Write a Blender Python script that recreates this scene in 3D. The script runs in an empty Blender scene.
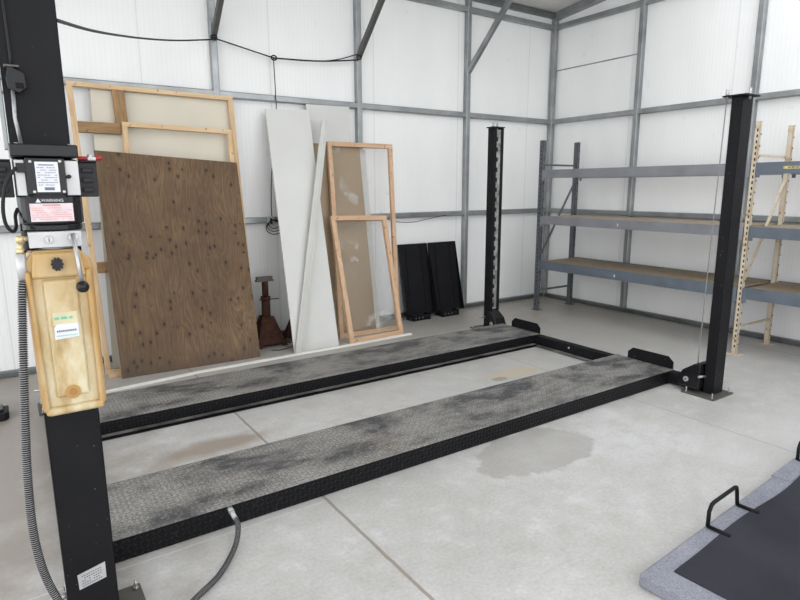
import bpy, bmesh, math, random
from mathutils import Vector, Matrix
random.seed(7)
scene = bpy.context.scene
COL = scene.collection
PI = math.pi

# ------------------------------------------------------------------ materials
class NT:
    def __init__(s, name):
        s.m = bpy.data.materials.new(name); s.m.use_nodes = True
        s.t = s.m.node_tree; s.n = s.t.nodes; s.l = s.t.links
        s.b = s.n['Principled BSDF']
    def node(s, typ, **kw):
        n = s.n.new(typ)
        for k, v in kw.items(): setattr(n, k, v)
        return n
    def put(s, sock, v):
        if isinstance(v, bpy.types.NodeSocket): s.l.new(v, sock)
        elif v is not None: sock.default_value = v
    def math(s, op, a, b=None, c=None, clamp=False):
        n = s.node('ShaderNodeMath', operation=op); n.use_clamp = clamp
        s.put(n.inputs[0], a)
        if b is not None: s.put(n.inputs[1], b)
        if c is not None: s.put(n.inputs[2], c)
        return n.outputs[0]
    def coord(s, kind='Object'):
        return s.node('ShaderNodeTexCoord').outputs[kind]
    def mapping(s, v, scale=(1, 1, 1), rot=(0, 0, 0), loc=(0, 0, 0)):
        n = s.node('ShaderNodeMapping'); s.l.new(v, n.inputs[0])
        n.inputs['Scale'].default_value = scale; n.inputs['Rotation'].default_value = rot; n.inputs['Location'].default_value = loc
        return n.outputs[0]
    def noise(s, v, scale, detail=4, rough=0.55, dist=0):
        n = s.node('ShaderNodeTexNoise'); s.l.new(v, n.inputs['Vector'])
        n.inputs['Scale'].default_value = scale; n.inputs['Detail'].default_value = detail
        n.inputs['Roughness'].default_value = rough; n.inputs['Distortion'].default_value = dist
        return n.outputs['Fac']
    def ramp(s, f, stops):
        n = s.node('ShaderNodeValToRGB'); s.l.new(f, n.inputs[0]); e = n.color_ramp.elements
        while len(e) < len(stops): e.new(0.5)
        for el, (p, c) in zip(e, stops):
            el.position = p; el.color = (c if len(c) == 4 else (*c, 1)) if hasattr(c, '__len__') else (c, c, c, 1)
        return n.outputs['Color']
    def mix(s, f, a, b, blend='MIX'):
        n = s.node('ShaderNodeMix', data_type='RGBA', blend_type=blend)
        s.put(n.inputs['Factor'], f)
        for k, v in ((6, a), (7, b)):
            if isinstance(v, bpy.types.NodeSocket): s.l.new(v, n.inputs[k])
            else: n.inputs[k].default_value = (*v, 1) if len(v) == 3 else v
        return n.outputs[2]
    def sep(s, v):
        n = s.node('ShaderNodeSeparateXYZ'); s.l.new(v, n.inputs[0]); return n.outputs
    def bump(s, h, strength=0.3, dist=0.01):
        n = s.node('ShaderNodeBump'); s.l.new(h, n.inputs['Height'])
        n.inputs['Strength'].default_value = strength; n.inputs['Distance'].default_value = dist
        s.l.new(n.outputs[0], s.b.inputs['Normal'])
    def set(s, color=None, rough=None, metal=None, **kw):
        if color is not None: s.put(s.b.inputs['Base Color'], color if isinstance(color, bpy.types.NodeSocket) else (*color, 1))
        if rough is not None: s.put(s.b.inputs['Roughness'], rough)
        if metal is not None: s.put(s.b.inputs['Metallic'], metal)
        for k, v in kw.items(): s.put(s.b.inputs[k.replace('_', ' ')], v)
        return s.m

def simple(name, col, rough=0.5, metal=0.0, var=0.12, scale=12, bump=0.0):
    t = NT(name); o = t.coord()
    n = t.noise(o, scale, 4)
    lo = tuple(max(0, c * (1 - var)) for c in col); hi = tuple(min(1, c * (1 + var)) for c in col)
    c = t.ramp(n, [(0.3, lo), (0.7, hi)])
    if bump: t.bump(t.noise(o, scale * 6, 3), bump, 0.003)
    if max(col) < 0.06: t.b.inputs['Specular IOR Level'].default_value = 0.25
    return t.set(c, rough, metal)

def wood(name, a, b, axis, knots=None):
    t = NT(name); o = t.coord()
    sc = [34, 34, 34]; sc['xyz'.index(axis)] = 2.2
    v = t.mapping(o, tuple(sc))
    n = t.noise(v, 1.0, 5, 0.6, 0.6); c = t.ramp(n, [(0.3, a), (0.7, b)])
    if knots:
        k = t.noise(o, 26, 1, 0.4); c = t.mix(t.math('MULTIPLY', t.math('GREATER_THAN', k, 0.72), 0.7), c, knots)
    t.bump(n, 0.15, 0.002)
    return t.set(c, 0.65)

def mat_wall(name, axis):
    t = NT(name); o = t.coord(); s = t.sep(o); x = s[axis]
    w = t.math('SINE', t.math('MULTIPLY', x, 2 * PI / 0.042))
    w = t.math('POWER', t.math('MULTIPLY_ADD', w, 0.5, 0.5), 4)
    seam = t.math('LESS_THAN', t.math('ABSOLUTE', t.math('SUBTRACT', t.math('MODULO', t.math('ADD', x, 50 * 1.22 - (1.17 if axis == 0 else 3.387)), 1.22), 0.61)), 0.603)
    n = t.noise(t.mapping(o, (1, 1, 0.35)), 1.6, 5)
    c = t.ramp(n, [(0.3, (0.77, 0.775, 0.775)), (0.7, (0.84, 0.842, 0.835))])
    n2 = t.noise(o, 7, 3); c = t.mix(t.math('MULTIPLY', t.math('GREATER_THAN', n2, 0.70), 0.22), c, (0.6, 0.6, 0.58))
    c = t.mix(t.math('MULTIPLY', w, 0.07), c, (0.55, 0.56, 0.56))
    c = t.mix(t.math('MULTIPLY', t.math('SUBTRACT', 1.0, seam), 0.3), c, (0.45, 0.46, 0.46))
    t.bump(w, 0.15, 0.004)
    return t.set(c, 0.5)

def mat_floor():
    t = NT('concrete'); o = t.coord(); s = t.sep(o); x, y = s[0], s[1]
    n1 = t.noise(o, 0.7, 6, 0.62); n2 = t.noise(o, 6, 8, 0.7); n3 = t.noise(o, 60, 4, 0.6)
    c = t.ramp(n1, [(0.3, (0.385, 0.378, 0.36)), (0.52, (0.475, 0.47, 0.46)), (0.72, (0.56, 0.56, 0.555))])
    c = t.mix(t.math('MULTIPLY', t.ramp(n2, [(0.38, 1.0), (0.52, 0.0)]), 0.5), c, (0.36, 0.34, 0.31))
    c = t.mix(t.math('MULTIPLY', t.ramp(n2, [(0.55, 0.0), (0.66, 1.0)]), 0.4), c, (0.64, 0.64, 0.64))
    sp = t.noise(o, 24, 2, 0.5); c = t.mix(t.math('MULTIPLY', t.math('GREATER_THAN', sp, 0.76), 0.45), c, (0.22, 0.21, 0.20))
    sc_ = t.noise(t.mapping(o, (3, 22, 1), (0, 0, 0.5)), 1.0, 5, 0.7); c = t.mix(t.math('MULTIPLY', t.ramp(sc_, [(0.56, 0.0), (0.70, 1.0)]), 0.35), c, (0.36, 0.35, 0.335))
    c = t.mix(0.16, c, t.ramp(n3, [(0.3, 0.25), (0.7, 0.8)]))
    def blob(cx, cy, rx, ry, rot, amp, soft, sc=3.0):
        v = t.mapping(t.mapping(o, loc=(-cx, -cy, 0)), (1, 1, 0), (0, 0, rot))
        q = t.sep(v)
        d = t.math('SQRT', t.math('ADD', t.math('POWER', t.math('DIVIDE', q[0], rx), 2), t.math('POWER', t.math('DIVIDE', q[1], ry), 2)))
        d = t.math('ADD', d, t.math('MULTIPLY', t.math('SUBTRACT', t.noise(o, sc, 4), 0.5), amp))
        return t.math('SUBTRACT', 1.0, t.ramp(d, [(1 - soft if soft < 1 else 0, 0.0), (1.0, 1.0)]))
    # brown dirt under the far side by the walls, worn stains between the runways
    dirt = t.ramp(t.math('ADD', t.math('DIVIDE', t.math('ADD', y, t.math('MULTIPLY', x, 0.25)), 8.0), t.math('MULTIPLY', t.math('SUBTRACT', n1, 0.5), 0.4)), [(0.48, 0.0), (0.86, 1.0)])
    c = t.mix(t.math('MULTIPLY', dirt, 0.9), c, (0.285, 0.265, 0.23))
    c = t.mix(t.math('MULTIPLY', blob(2.52, 2.28, 0.42, 0.27, -0.15, 1.3, 0.08), 0.50), c, (0.27, 0.255, 0.235))
    c = t.mix(t.math('MULTIPLY', blob(0.95, 3.45, 0.45, 0.14, -0.1, 1.2, 0.5), 0.75), c, (0.27, 0.22, 0.17))
    c = t.mix(t.math('MULTIPLY', blob(3.55, 3.45, 0.42, 0.12, 0.1, 1.0, 0.5), 0.6), c, (0.50, 0.40, 0.25))
    c = t.mix(t.math('MULTIPLY', blob(3.3, 3.4, 0.09, 0.06, 0.1, 0.4, 0.4), 0.6), c, (0.2, 0.16, 0.11))
    c = t.mix(t.math('MULTIPLY', blob(-0.5, 4.3, 1.35, 3.0, 0, 1.0, 0.6), 0.8), c, (0.24, 0.205, 0.175))
    c = t.mix(t.math('MULTIPLY', blob(4.3, 1.4, 1.3, 0.5, 0.2, 1.5, 0.8), 0.35), c, (0.64, 0.64, 0.635))
    wob = t.math('MULTIPLY', t.math('SUBTRACT', t.noise(o, 9, 3), 0.5), 0.012)
    for xx, wd, cc in ((1.225, 0.0085, (0.23, 0.195, 0.155)), (3.80, 0.0035, (0.24, 0.23, 0.21)), (6.1, 0.005, (0.2, 0.2, 0.19))):
        m = t.math('LESS_THAN', t.math('ABSOLUTE', t.math('ADD', t.math('SUBTRACT', x, xx), wob)), wd)
        c = t.mix(t.math('MULTIPLY', m, 0.8), c, cc)
    m = t.math('LESS_THAN', t.math('ABSOLUTE', t.math('ADD', t.math('SUBTRACT', y, 2.485), wob)), 0.004)
    m = t.math('MULTIPLY', m, t.math('LESS_THAN', x, 1.2))
    c = t.mix(t.math('MULTIPLY', m, 0.3), c, (0.8, 0.79, 0.76))
    m = t.math('LESS_THAN', t.math('ABSOLUTE', t.math('ADD', t.math('SUBTRACT', y, 4.98), wob)), 0.005)
    c = t.mix(t.math('MULTIPLY', m, 0.6), c, (0.2, 0.19, 0.17))
    r = t.ramp(n2, [(0.3, 0.30), (0.7, 0.5)])
    t.bump(n3, 0.12, 0.002)
    return t.set(c, r)

def diamond(t, o, s=0.024, ax=(0, 1)):
    q = t.sep(t.mapping(o, (1 / s,) * 3)); a, b = q[ax[0]], q[ax[1]]
    fa, fb = t.math('FLOOR', a), t.math('FLOOR', b)
    par = t.math('MODULO', t.math('ADD', t.math('ADD', fa, fb), 1000), 2.0)
    sg = t.math('MULTIPLY_ADD', par, 2.0, -1.0)
    la = t.math('SUBTRACT', t.math('SUBTRACT', a, fa), 0.5); lb = t.math('SUBTRACT', t.math('SUBTRACT', b, fb), 0.5)
    lb = t.math('MULTIPLY', lb, sg)
    u = t.math('MULTIPLY', t.math('ADD', la, lb), 0.7071); v = t.math('MULTIPLY', t.math('SUBTRACT', la, lb), 0.7071)
    d = t.math('ADD', t.math('POWER', t.math('DIVIDE', u, 0.56), 2), t.math('POWER', t.math('DIVIDE', v, 0.17), 2))
    return t.math('SUBTRACT', 1.0, d, clamp=True)

def mat_runway_top():
    t = NT('worn_diamond_plate'); o = t.coord(); d = diamond(t, o)
    n1 = t.noise(t.mapping(o, (0.8, 1.5, 1)), 2.2, 8, 0.72, 0.25); n2 = t.noise(o, 75, 4, 0.75); n3 = t.noise(o, 1.1, 3)
    c = t.ramp(n1, [(0.40, (0.045, 0.046, 0.05)), (0.445, (0.15, 0.146, 0.138)), (0.52, (0.26, 0.25, 0.232)), (0.68, (0.34, 0.33, 0.305))])
    c = t.mix(t.math('MULTIPLY', t.ramp(n2, [(0.42, 1.0), (0.55, 0.0)]), 0.55), c, (0.05, 0.05, 0.052))
    c = t.mix(t.math('MULTIPLY', t.ramp(n2, [(0.56, 0.0), (0.66, 1.0)]), 0.35), c, (0.46, 0.45, 0.42))
    c = t.mix(t.math('MULTIPLY', t.ramp(n3, [(0.58, 0.0), (0.75, 1.0)]), 0.35), c, (0.30, 0.23, 0.16))
    e = t.math('MULTIPLY', t.math('POWER', d, 0.5), t.ramp(n1, [(0.4, 0.8), (0.7, 0.55)]))
    c = t.mix(e, c, (0.05, 0.052, 0.055))
    t.bump(d, 0.7, 0.003)
    return t.set(c, 0.6, 0.0)

def mat_runway_side():
    t = NT('black_diamond_plate'); o = t.coord(); d = diamond(t, o, 0.025, (0, 2))
    n = t.noise(o, 30, 4)
    c = t.mix(t.math('MULTIPLY', t.ramp(n, [(0.6, 0.0), (0.75, 1.0)]), 0.3), (0.005, 0.005, 0.006), (0.09, 0.085, 0.08))
    c = t.mix(t.math('MULTIPLY', d, 0.5), c, (0.022, 0.022, 0.026))
    t.bump(d, 0.8, 0.003)
    t.b.inputs['Specular IOR Level'].default_value = 0.15
    return t.set(c, 0.4)

def mat_black_paint(name='black_paint', rough=0.5, col=(0.006, 0.0061, 0.0072), specks=0.66):
    t = NT(name); o = t.coord(); n = t.noise(o, 90, 2, 0.5); n2 = t.noise(o, 5, 4)
    c = t.ramp(n2, [(0.3, col), (0.75, tuple(v * 1.7 for v in col))])
    c = t.mix(t.math('MULTIPLY', t.math('GREATER_THAN', n, specks + 0.08), 0.6), c, (0.35, 0.34, 0.33))
    t.b.inputs['Specular IOR Level'].default_value = 0.16 if rough > 0.3 else 0.3
    return t.set(c, rough)

def mat_plywood():
    t = NT('weathered_plywood'); o = t.coord()
    v = t.mapping(o, (6, 2, 0.9)); n = t.noise(v, 1.0, 3, 0.5, 0.9)
    w = t.math('SINE', t.math('MULTIPLY', n, 95)); w = t.math('MULTIPLY_ADD', w, 0.5, 0.5)
    c = t.ramp(t.noise(o, 1.6, 6, 0.7), [(0.3, (0.085, 0.050, 0.025)), (0.55, (0.145, 0.087, 0.043)), (0.72, (0.205, 0.130, 0.067))])
    c = t.mix(t.math('MULTIPLY', w, 0.5), c, (0.060, 0.033, 0.016))
    fine = t.noise(t.mapping(o, (90, 5, 3.5)), 1, 4, 0.7); c = t.mix(t.math('MULTIPLY', t.ramp(fine, [(0.50, 0.0), (0.75, 1.0)]), 0.28), c, (0.28, 0.20, 0.125))
    vo = t.node('ShaderNodeTexVoronoi'); q_ = t.sep(o); cb = t.node('ShaderNodeCombineXYZ'); t.l.new(t.math('MULTIPLY', q_[0], 15), cb.inputs[0]); t.l.new(t.math('MULTIPLY', q_[2], 9), cb.inputs[1]); vo.voronoi_dimensions = '2D'; t.l.new(cb.outputs[0], vo.inputs['Vector']); vo.inputs['Scale'].default_value = 1
    vo.inputs['Randomness'].default_value = 0.9
    zz = t.sep(o)[2]; band = None
    for zc_, hw_ in ((1.69, .06), (1.20, .05), (1.04, .07), (.62, .05), (.35, .03), (.10, .04)):
        b_ = t.math('LESS_THAN', t.math('ABSOLUTE', t.math('SUBTRACT', zz, zc_)), hw_); band = b_ if band is None else t.math('MAXIMUM', band, b_)
    cell = t.sep(vo.outputs['Color'])[0]
    keep = t.math('GREATER_THAN', t.math('ADD', cell, t.math('MULTIPLY', band, 0.38)), 0.84)
    halo = t.math('MULTIPLY', t.ramp(vo.outputs['Distance'], [(0.12, 1.0), (0.42, 0.0)]), keep)
    c = t.mix(t.math('MULTIPLY', halo, 0.45), c, (0.045, 0.024, 0.013))
    k = t.math('MULTIPLY', t.ramp(vo.outputs['Distance'], [(0.07, 1.0), (0.18, 0.0)]), keep)
    c = t.mix(t.math('MULTIPLY', k, 0.85), c, (0.012, 0.006, 0.004))
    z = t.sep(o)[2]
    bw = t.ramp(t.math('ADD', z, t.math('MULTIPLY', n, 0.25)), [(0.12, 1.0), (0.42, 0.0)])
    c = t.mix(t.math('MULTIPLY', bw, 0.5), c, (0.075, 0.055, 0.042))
    t.bump(w, 0.12, 0.002)
    return t.set(c, 0.75)

def mat_galv(name='galvanised', a=(0.22, 0.235, 0.24), b=(0.37, 0.385, 0.39)):
    t = NT(name); o = t.coord(); n = t.noise(o, 3.5, 5, 0.6)
    return t.set(t.ramp(n, [(0.3, a), (0.72, b)]), 0.38, 0.65)

def mat_tank():
    t = NT('oil_stained_plastic'); o = t.coord(); n = t.noise(t.mapping(o, (1, 1, .4)), 13, 5, 0.6); z = t.sep(o)[2]; x = t.sep(o)[0]
    c = t.ramp(n, [(0.34, (0.36, 0.24, 0.10)), (0.48, (0.50, 0.395, 0.22)), (0.62, (0.60, 0.54, 0.38))])
    top = t.ramp(t.math('ADD', z, t.math('MULTIPLY', t.math('SUBTRACT', n, 0.5), 0.25)), [(0.30, 0.0), (0.47, 1.0)])
    c = t.mix(t.math('MULTIPLY', top, 0.72), c, (0.42, 0.25, 0.07))
    ex = t.ramp(t.math('ABSOLUTE', x), [(0.050, 0.0), (0.080, 1.0)])
    c = t.mix(t.math('MULTIPLY', ex, 0.75), c, (0.40, 0.21, 0.045))
    t.b.inputs['Subsurface Weight'].default_value = 0.15; t.b.inputs['Subsurface Radius'].default_value = (0.02, 0.01, 0.004)
    return t.set(c, 0.28)

def mat_carpet():
    t = NT('grey_felt'); o = t.coord(); n = t.noise(o, 150, 3, 0.8); n2 = t.noise(o, 5, 3)
    c = t.ramp(n, [(0.35, (0.12, 0.128, 0.165)), (0.65, (0.30, 0.31, 0.38))]); c = t.mix(0.2, c, t.ramp(n2, [(0.3, 0.15), (0.7, 0.45)]))
    t.bump(n, 0.6, 0.004); return t.set(c, 0.95)

def mat_pane():
    t = NT('dusty_clear_pane'); n = t.noise(t.coord(), 5, 4)
    tr = t.node('ShaderNodeBsdfTransparent'); gl = t.node('ShaderNodeBsdfGlossy'); gl.inputs['Roughness'].default_value = 0.12
    df = t.node('ShaderNodeBsdfDiffuse'); df.inputs['Color'].default_value = (0.7, 0.7, 0.68, 1)
    m1 = t.node('ShaderNodeMixShader'); m2 = t.node('ShaderNodeMixShader')
    m1.inputs[0].default_value = 0.02; t.l.new(tr.outputs[0], m1.inputs[1]); t.l.new(gl.outputs[0], m1.inputs[2])
    t.l.new(t.math('MULTIPLY', t.ramp(n, [(0.60, 0.0), (0.70, 1.0)]), 0.18), m2.inputs[0])
    t.l.new(m1.outputs[0], m2.inputs[1]); t.l.new(df.outputs[0], m2.inputs[2])
    t.l.new(m2.outputs[0], t.n['Material Output'].inputs['Surface']); return t.m

M = {
 'wall_b': mat_wall('ribbed_panel_back', 0), 'wall_r': mat_wall('ribbed_panel_right', 1),
 'floor': mat_floor(), 'ceil': simple('ceiling_insulation', (0.62, 0.61, 0.59), 0.7, var=0.08, scale=2),
 'galv': mat_galv(), 'galv_dark': mat_galv('dull_galvanised', (0.10, 0.11, 0.112), (0.19, 0.20, 0.20)),
 'brace': simple('dark_steel_brace', (0.085, 0.085, 0.08), 0.55, 0.2),
 'zinc': simple('zinc_steel', (0.42, 0.42, 0.43), 0.3, 0.75),
 'alu': simple('bare_aluminium', (0.47, 0.47, 0.475), 0.38, 0.35),
 'dust': simple('dusty_black_steel', (0.10, 0.096, 0.09), 0.7, 0, 0.75, 5), 'ladder': simple('worn_ladder_steel', (0.30, 0.30, 0.30), 0.4, 0.4, 0.6, 14), 'wire_rope': simple('wire_rope', (0.22, 0.22, 0.21), 0.5, 0.3),
 'brass': simple('brass', (0.62, 0.50, 0.28), 0.35, 0.6),
 'black': mat_black_paint(), 'black_gloss': mat_black_paint('black_gloss', 0.25, (0.006, 0.006, 0.007), 0.8),
 'black_pl': simple('black_plastic', (0.014, 0.014, 0.016), 0.35), 'dark_pl': simple('grey_black_plastic', (0.016, 0.016, 0.018), 0.45),
 'rubber': simple('black_cable_and_rib_shade', (0.012, 0.012, 0.012), 0.5), 'mat': simple('black_rubber_mat', (0.024, 0.024, 0.033), 0.8, var=0.3, scale=2.5, bump=0.2),
 'rtop': mat_runway_top(), 'rside': mat_runway_side(), 'ply': mat_plywood(),
 'pine_x': wood('pale_pine_x', (0.52, 0.35, 0.19), (0.68, 0.50, 0.31), 'x', (0.30, 0.15, 0.07)),
 'pine_z': wood('pale_pine_z', (0.50, 0.33, 0.18), (0.66, 0.48, 0.29), 'z', (0.30, 0.15, 0.07)),
 'orange_x': wood('orange_pine_x', (0.47, 0.29, 0.17), (0.62, 0.42, 0.27), 'x', (0.25, 0.11, 0.05)),
 'orange_z': wood('orange_pine_z', (0.47, 0.29, 0.17), (0.63, 0.43, 0.28), 'z', (0.25, 0.11, 0.05)),
 'brown_x': wood('brown_stud_x', (0.19, 0.105, 0.042), (0.36, 0.22, 0.10), 'x', (0.08, 0.04, 0.02)),
 'brown_z': wood('brown_stud_z', (0.19, 0.105, 0.042), (0.36, 0.22, 0.10), 'z', (0.08, 0.04, 0.02)),
 'cream': simple('cream_sheet', (0.60, 0.555, 0.46), 0.55, var=0.06, scale=2),
 'tan': simple('tan_hardboard', (0.29, 0.215, 0.135), 0.5, var=0.10, scale=2.5),
 'wpanel': simple('white_melamine', (0.58, 0.58, 0.56), 0.5, var=0.04, scale=2), 'wstrip': simple('white_primed_trim', (0.50, 0.50, 0.47), 0.5, var=0.06, scale=3),
 'wfloor': simple('white_floor_strip', (0.80, 0.79, 0.75), 0.5, var=0.08, scale=4),
 'rust': simple('rusty_steel', (0.05, 0.021, 0.013), 0.8, 0.1, 0.45, 22, 0.4), 'steel_dark': simple('dark_worn_steel', (0.10, 0.094, 0.085), 0.6, 0.3),
 'rack': simple('grey_rack_paint', (0.205, 0.21, 0.23), 0.5, 0.1, 0.12, 6), 'rack_blue': simple('blue_grey_rack_paint', (0.11, 0.135, 0.165), 0.5, 0.1, 0.15, 5),
 'upright': simple('dark_grey_rack_upright', (0.095, 0.105, 0.115), 0.5, 0.1, 0.2, 8),
 'beige': (lambda t: t.set(t.ramp(t.noise(t.coord(), 9, 6, 0.7), [(0.34, (0.34, 0.15, 0.06)), (0.42, (0.55, 0.45, 0.32)), (0.6, (0.60, 0.54, 0.44))]), 0.6))(NT('beige_chipped_paint')),
 'hole': simple('slot_shadow', (0.01, 0.009, 0.008), 0.9), 'chip': simple('particle_board', (0.31, 0.245, 0.165), 0.8, var=0.2, scale=30),
 'yellow': simple('faded_yellow_print', (0.62, 0.50, 0.16), 0.6, var=0.4, scale=30), 'ink': simple('grey_ink', (0.12, 0.13, 0.17), 0.6),
 'white_lbl': simple('white_label', (0.62, 0.63, 0.67), 0.5, var=0.03), 'pink_lbl': simple('pinkish_label', (0.64, 0.53, 0.55), 0.5, var=0.05, scale=40),
 'red_ink': simple('red_ink', (0.60, 0.25, 0.22), 0.5), 'green_ink': simple('green_ink', (0.12, 0.45, 0.30), 0.5), 'cream_lbl': simple('cream_label', (0.55, 0.50, 0.32), 0.5),
 'red': simple('red_plastic', (0.32, 0.012, 0.018), 0.35), 'tank': mat_tank(), 'felt': mat_carpet(), 'pane': mat_pane(),
 'conduit': simple('steel_conduit', (0.33, 0.33, 0.34), 0.35, 0.6, 0.2, 60), 'brownstain': simple('oily_brown', (0.34, 0.18, 0.06), 0.3),
 'braid': simple('grey_hose_wrap', (0.30, 0.31, 0.33), 0.45, 0.3, 0.4, 120),
}

# ------------------------------------------------------------------ mesh helpers
class MB:
    def __init__(s): s.bm = bmesh.new(); s.mats = []; s.cur = 0; s.smooth = []
    def mat(s, k):
        if k not in s.mats: s.mats.append(k)
        s.cur = s.mats.index(k); return s
    def _fin(s, faces, smooth=False):
        for f in faces: f.material_index = s.cur; f.smooth = smooth
    def box(s, x0, x1, y0, y1, z0, z1, mx=None):
        vs = [s.bm.verts.new((mx @ Vector(p)) if mx else p) for p in ((x0,y0,z0),(x1,y0,z0),(x1,y1,z0),(x0,y1,z0),(x0,y0,z1),(x1,y0,z1),(x1,y1,z1),(x0,y1,z1))]
        s._fin([s.bm.faces.new([vs[i] for i in q]) for q in ((3,2,1,0),(4,5,6,7),(0,1,5,4),(1,2,6,5),(2,3,7,6),(3,0,4,7))]); return s
    def hexa(s, pts):
        vs = [s.bm.verts.new(p) for p in pts]
        s._fin([s.bm.faces.new([vs[i] for i in q]) for q in ((3,2,1,0),(4,5,6,7),(0,1,5,4),(1,2,6,5),(2,3,7,6),(3,0,4,7))]); return s
    def prism(s, poly, d, mx=None):
        """poly: 3-D points of a flat outline, d: extrusion vector"""
        d = Vector(d); a = [Vector(p) for p in poly]; b = [p + d for p in a]
        if mx: a = [mx @ p for p in a]; b = [mx @ p for p in b]
        va = [s.bm.verts.new(p) for p in a]; vb = [s.bm.verts.new(p) for p in b]; n = len(va)
        fs = [s.bm.faces.new(va), s.bm.faces.new(vb[::-1])]
        for i in range(n): fs.append(s.bm.faces.new((va[i], vb[i], vb[(i+1) % n], va[(i+1) % n])))
        s._fin(fs); return s
    def tube(s, pts, r, n=10, cap=True, radii=None):
        P = [Vector(p) for p in pts]; rings = []; up = None
        for i, p in enumerate(P):
            t = (P[min(i+1, len(P)-1)] - P[max(i-1, 0)]).normalized()
            if up is None:
                up = Vector((0, 0, 1)) if abs(t.z) < 0.9 else Vector((1, 0, 0))
            a = t.cross(up)
            if a.length < 1e-5: a = t.cross(Vector((0, 1, 0)))
            a.normalize(); b = a.cross(t).normalized(); up = b
            rr = radii[i] if radii else r
            rings.append([s.bm.verts.new(p + (a * math.cos(2*PI*k/n) + b * math.sin(2*PI*k/n)) * rr) for k in range(n)])
        fs = []
        for i in range(len(rings)-1):
            for k in range(n): fs.append(s.bm.faces.new((rings[i][k], rings[i][(k+1) % n], rings[i+1][(k+1) % n], rings[i+1][k])))
        s._fin(fs, True)
        if cap: s._fin([s.bm.faces.new(rings[0][::-1]), s.bm.faces.new(rings[-1])])
        return s
    def ball(s, c, r, n=14, sc=(1, 1, 1)):
        g = bmesh.ops.create_uvsphere(s.bm, u_segments=n, v_segments=n//2+2, radius=r, matrix=Matrix.Translation(c) @ Matrix.Diagonal((*sc, 1)))
        s._fin({f for v in g['verts'] for f in v.link_faces}, True); return s
    def bar(s, p, q, w, h, up=(0, 0, 1)):
        """rectangular bar from p to q"""
        p, q = Vector(p), Vector(q); t = (q-p).normalized(); a = t.cross(Vector(up))
        if a.length < 1e-4: a = t.cross(Vector((0, 1, 0)))
        a.normalize(); b = a.cross(t).normalized(); a *= w/2; b *= h/2
        return s.hexa([p-a-b, p+a-b, q+a-b, q-a-b, p-a+b, p+a+b, q+a+b, q-a+b])
    def obj(s, name, parent=None, loc=None, bevel=0.0, seg=2):
        bmesh.ops.recalc_face_normals(s.bm, faces=s.bm.faces)
        base = Vector(loc) if loc is not None else Vector((0, 0, 0))
        if loc is not None:
            for v in s.bm.verts: v.co -= base
        me = bpy.data.meshes.new(name); s.bm.to_mesh(me); s.bm.free()
        for k in s.mats: me.materials.append(M[k])
        o = bpy.data.objects.new(name, me); COL.objects.link(o); o.location = base
        if parent:
            o.parent = parent
            o.location = base - WORLD.get(parent.name, Vector((0, 0, 0)))
        WORLD[o.name] = base
        if bevel:
            b = o.modifiers.new('bevel', 'BEVEL'); b.width = bevel; b.segments = seg; b.limit_method = 'ANGLE'; b.angle_limit = math.radians(40)
        return o
WORLD = {}
def mb(k): return MB().mat(k)
def tag(o, label=None, cat=None, group=None, kind=None):
    for k, v in (('label', label), ('category', cat), ('group', group), ('kind', kind)):
        if v: o[k] = v
    return o
def thing(name, loc, label, cat, group=None):
    o = bpy.data.objects.new(name, None); COL.objects.link(o); o.location = loc; o.empty_display_size = 0.1
    WORLD[o.name] = Vector(loc); return tag(o, label, cat, group)
def struct(name, m, **kw): return tag(m.obj(name, **kw), kind='structure')
def dup(root, loc, rz, label):
    r = root.copy(); COL.objects.link(r); r.location = loc; r.rotation_euler = (0, 0, rz); r['label'] = label
    for ch in list(root.children):
        c = ch.copy(); COL.objects.link(c); c.parent = r
        for g in ch.children:
            d = g.copy(); COL.objects.link(d); d.parent = c
    return r
def smooth_path(pts, n=8):
    P = [Vector(p) for p in pts]; P = [2*P[0]-P[1]] + P + [2*P[-1]-P[-2]]; out = []
    for i in range(1, len(P)-2):
        a, b, c, d = P[i-1], P[i], P[i+1], P[i+2]
        for k in range(n):
            t = k/n
            out.append(0.5*((2*b) + (c-a)*t + (2*a-5*b+4*c-d)*t*t + (3*b-a-3*c+d)*t**3))
    out.append(P[-2]); return out
class Quad:
    """a leaning sheet given by its four front corners; u right, v up in metres, d into the wall"""
    def __init__(s, BL, BR, TR, TL):
        s.c = [Vector(p) for p in (BL, BR, TR, TL)]
        s.W = ((s.c[1]-s.c[0]).length + (s.c[2]-s.c[3]).length)/2; s.H = ((s.c[3]-s.c[0]).length + (s.c[2]-s.c[1]).length)/2
        n = (s.c[1]-s.c[0]).cross(s.c[3]-s.c[0]).normalized()
        s.n = n if n.y > 0 else -n
    def __call__(s, u, v, d):
        a, b = u/s.W, v/s.H
        return (s.c[0]*(1-a)+s.c[1]*a)*(1-b) + (s.c[3]*(1-a)+s.c[2]*a)*b + s.n*d
    def member(s, m, u0, u1, v0, v1, d0, d1):
        return m.hexa([s(u0,v0,d0), s(u1,v0,d0), s(u1,v0,d1), s(u0,v0,d1), s(u0,v1,d0), s(u1,v1,d0), s(u1,v1,d1), s(u0,v1,d1)])
def sheet(name, q, th, k, label, cat, bevel=0.001):
    m = mb(k); q.member(m, 0, q.W, 0, q.H, 0, th)
    return tag(m.obj(name, loc=q.c[0], bevel=bevel), label, cat)

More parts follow.
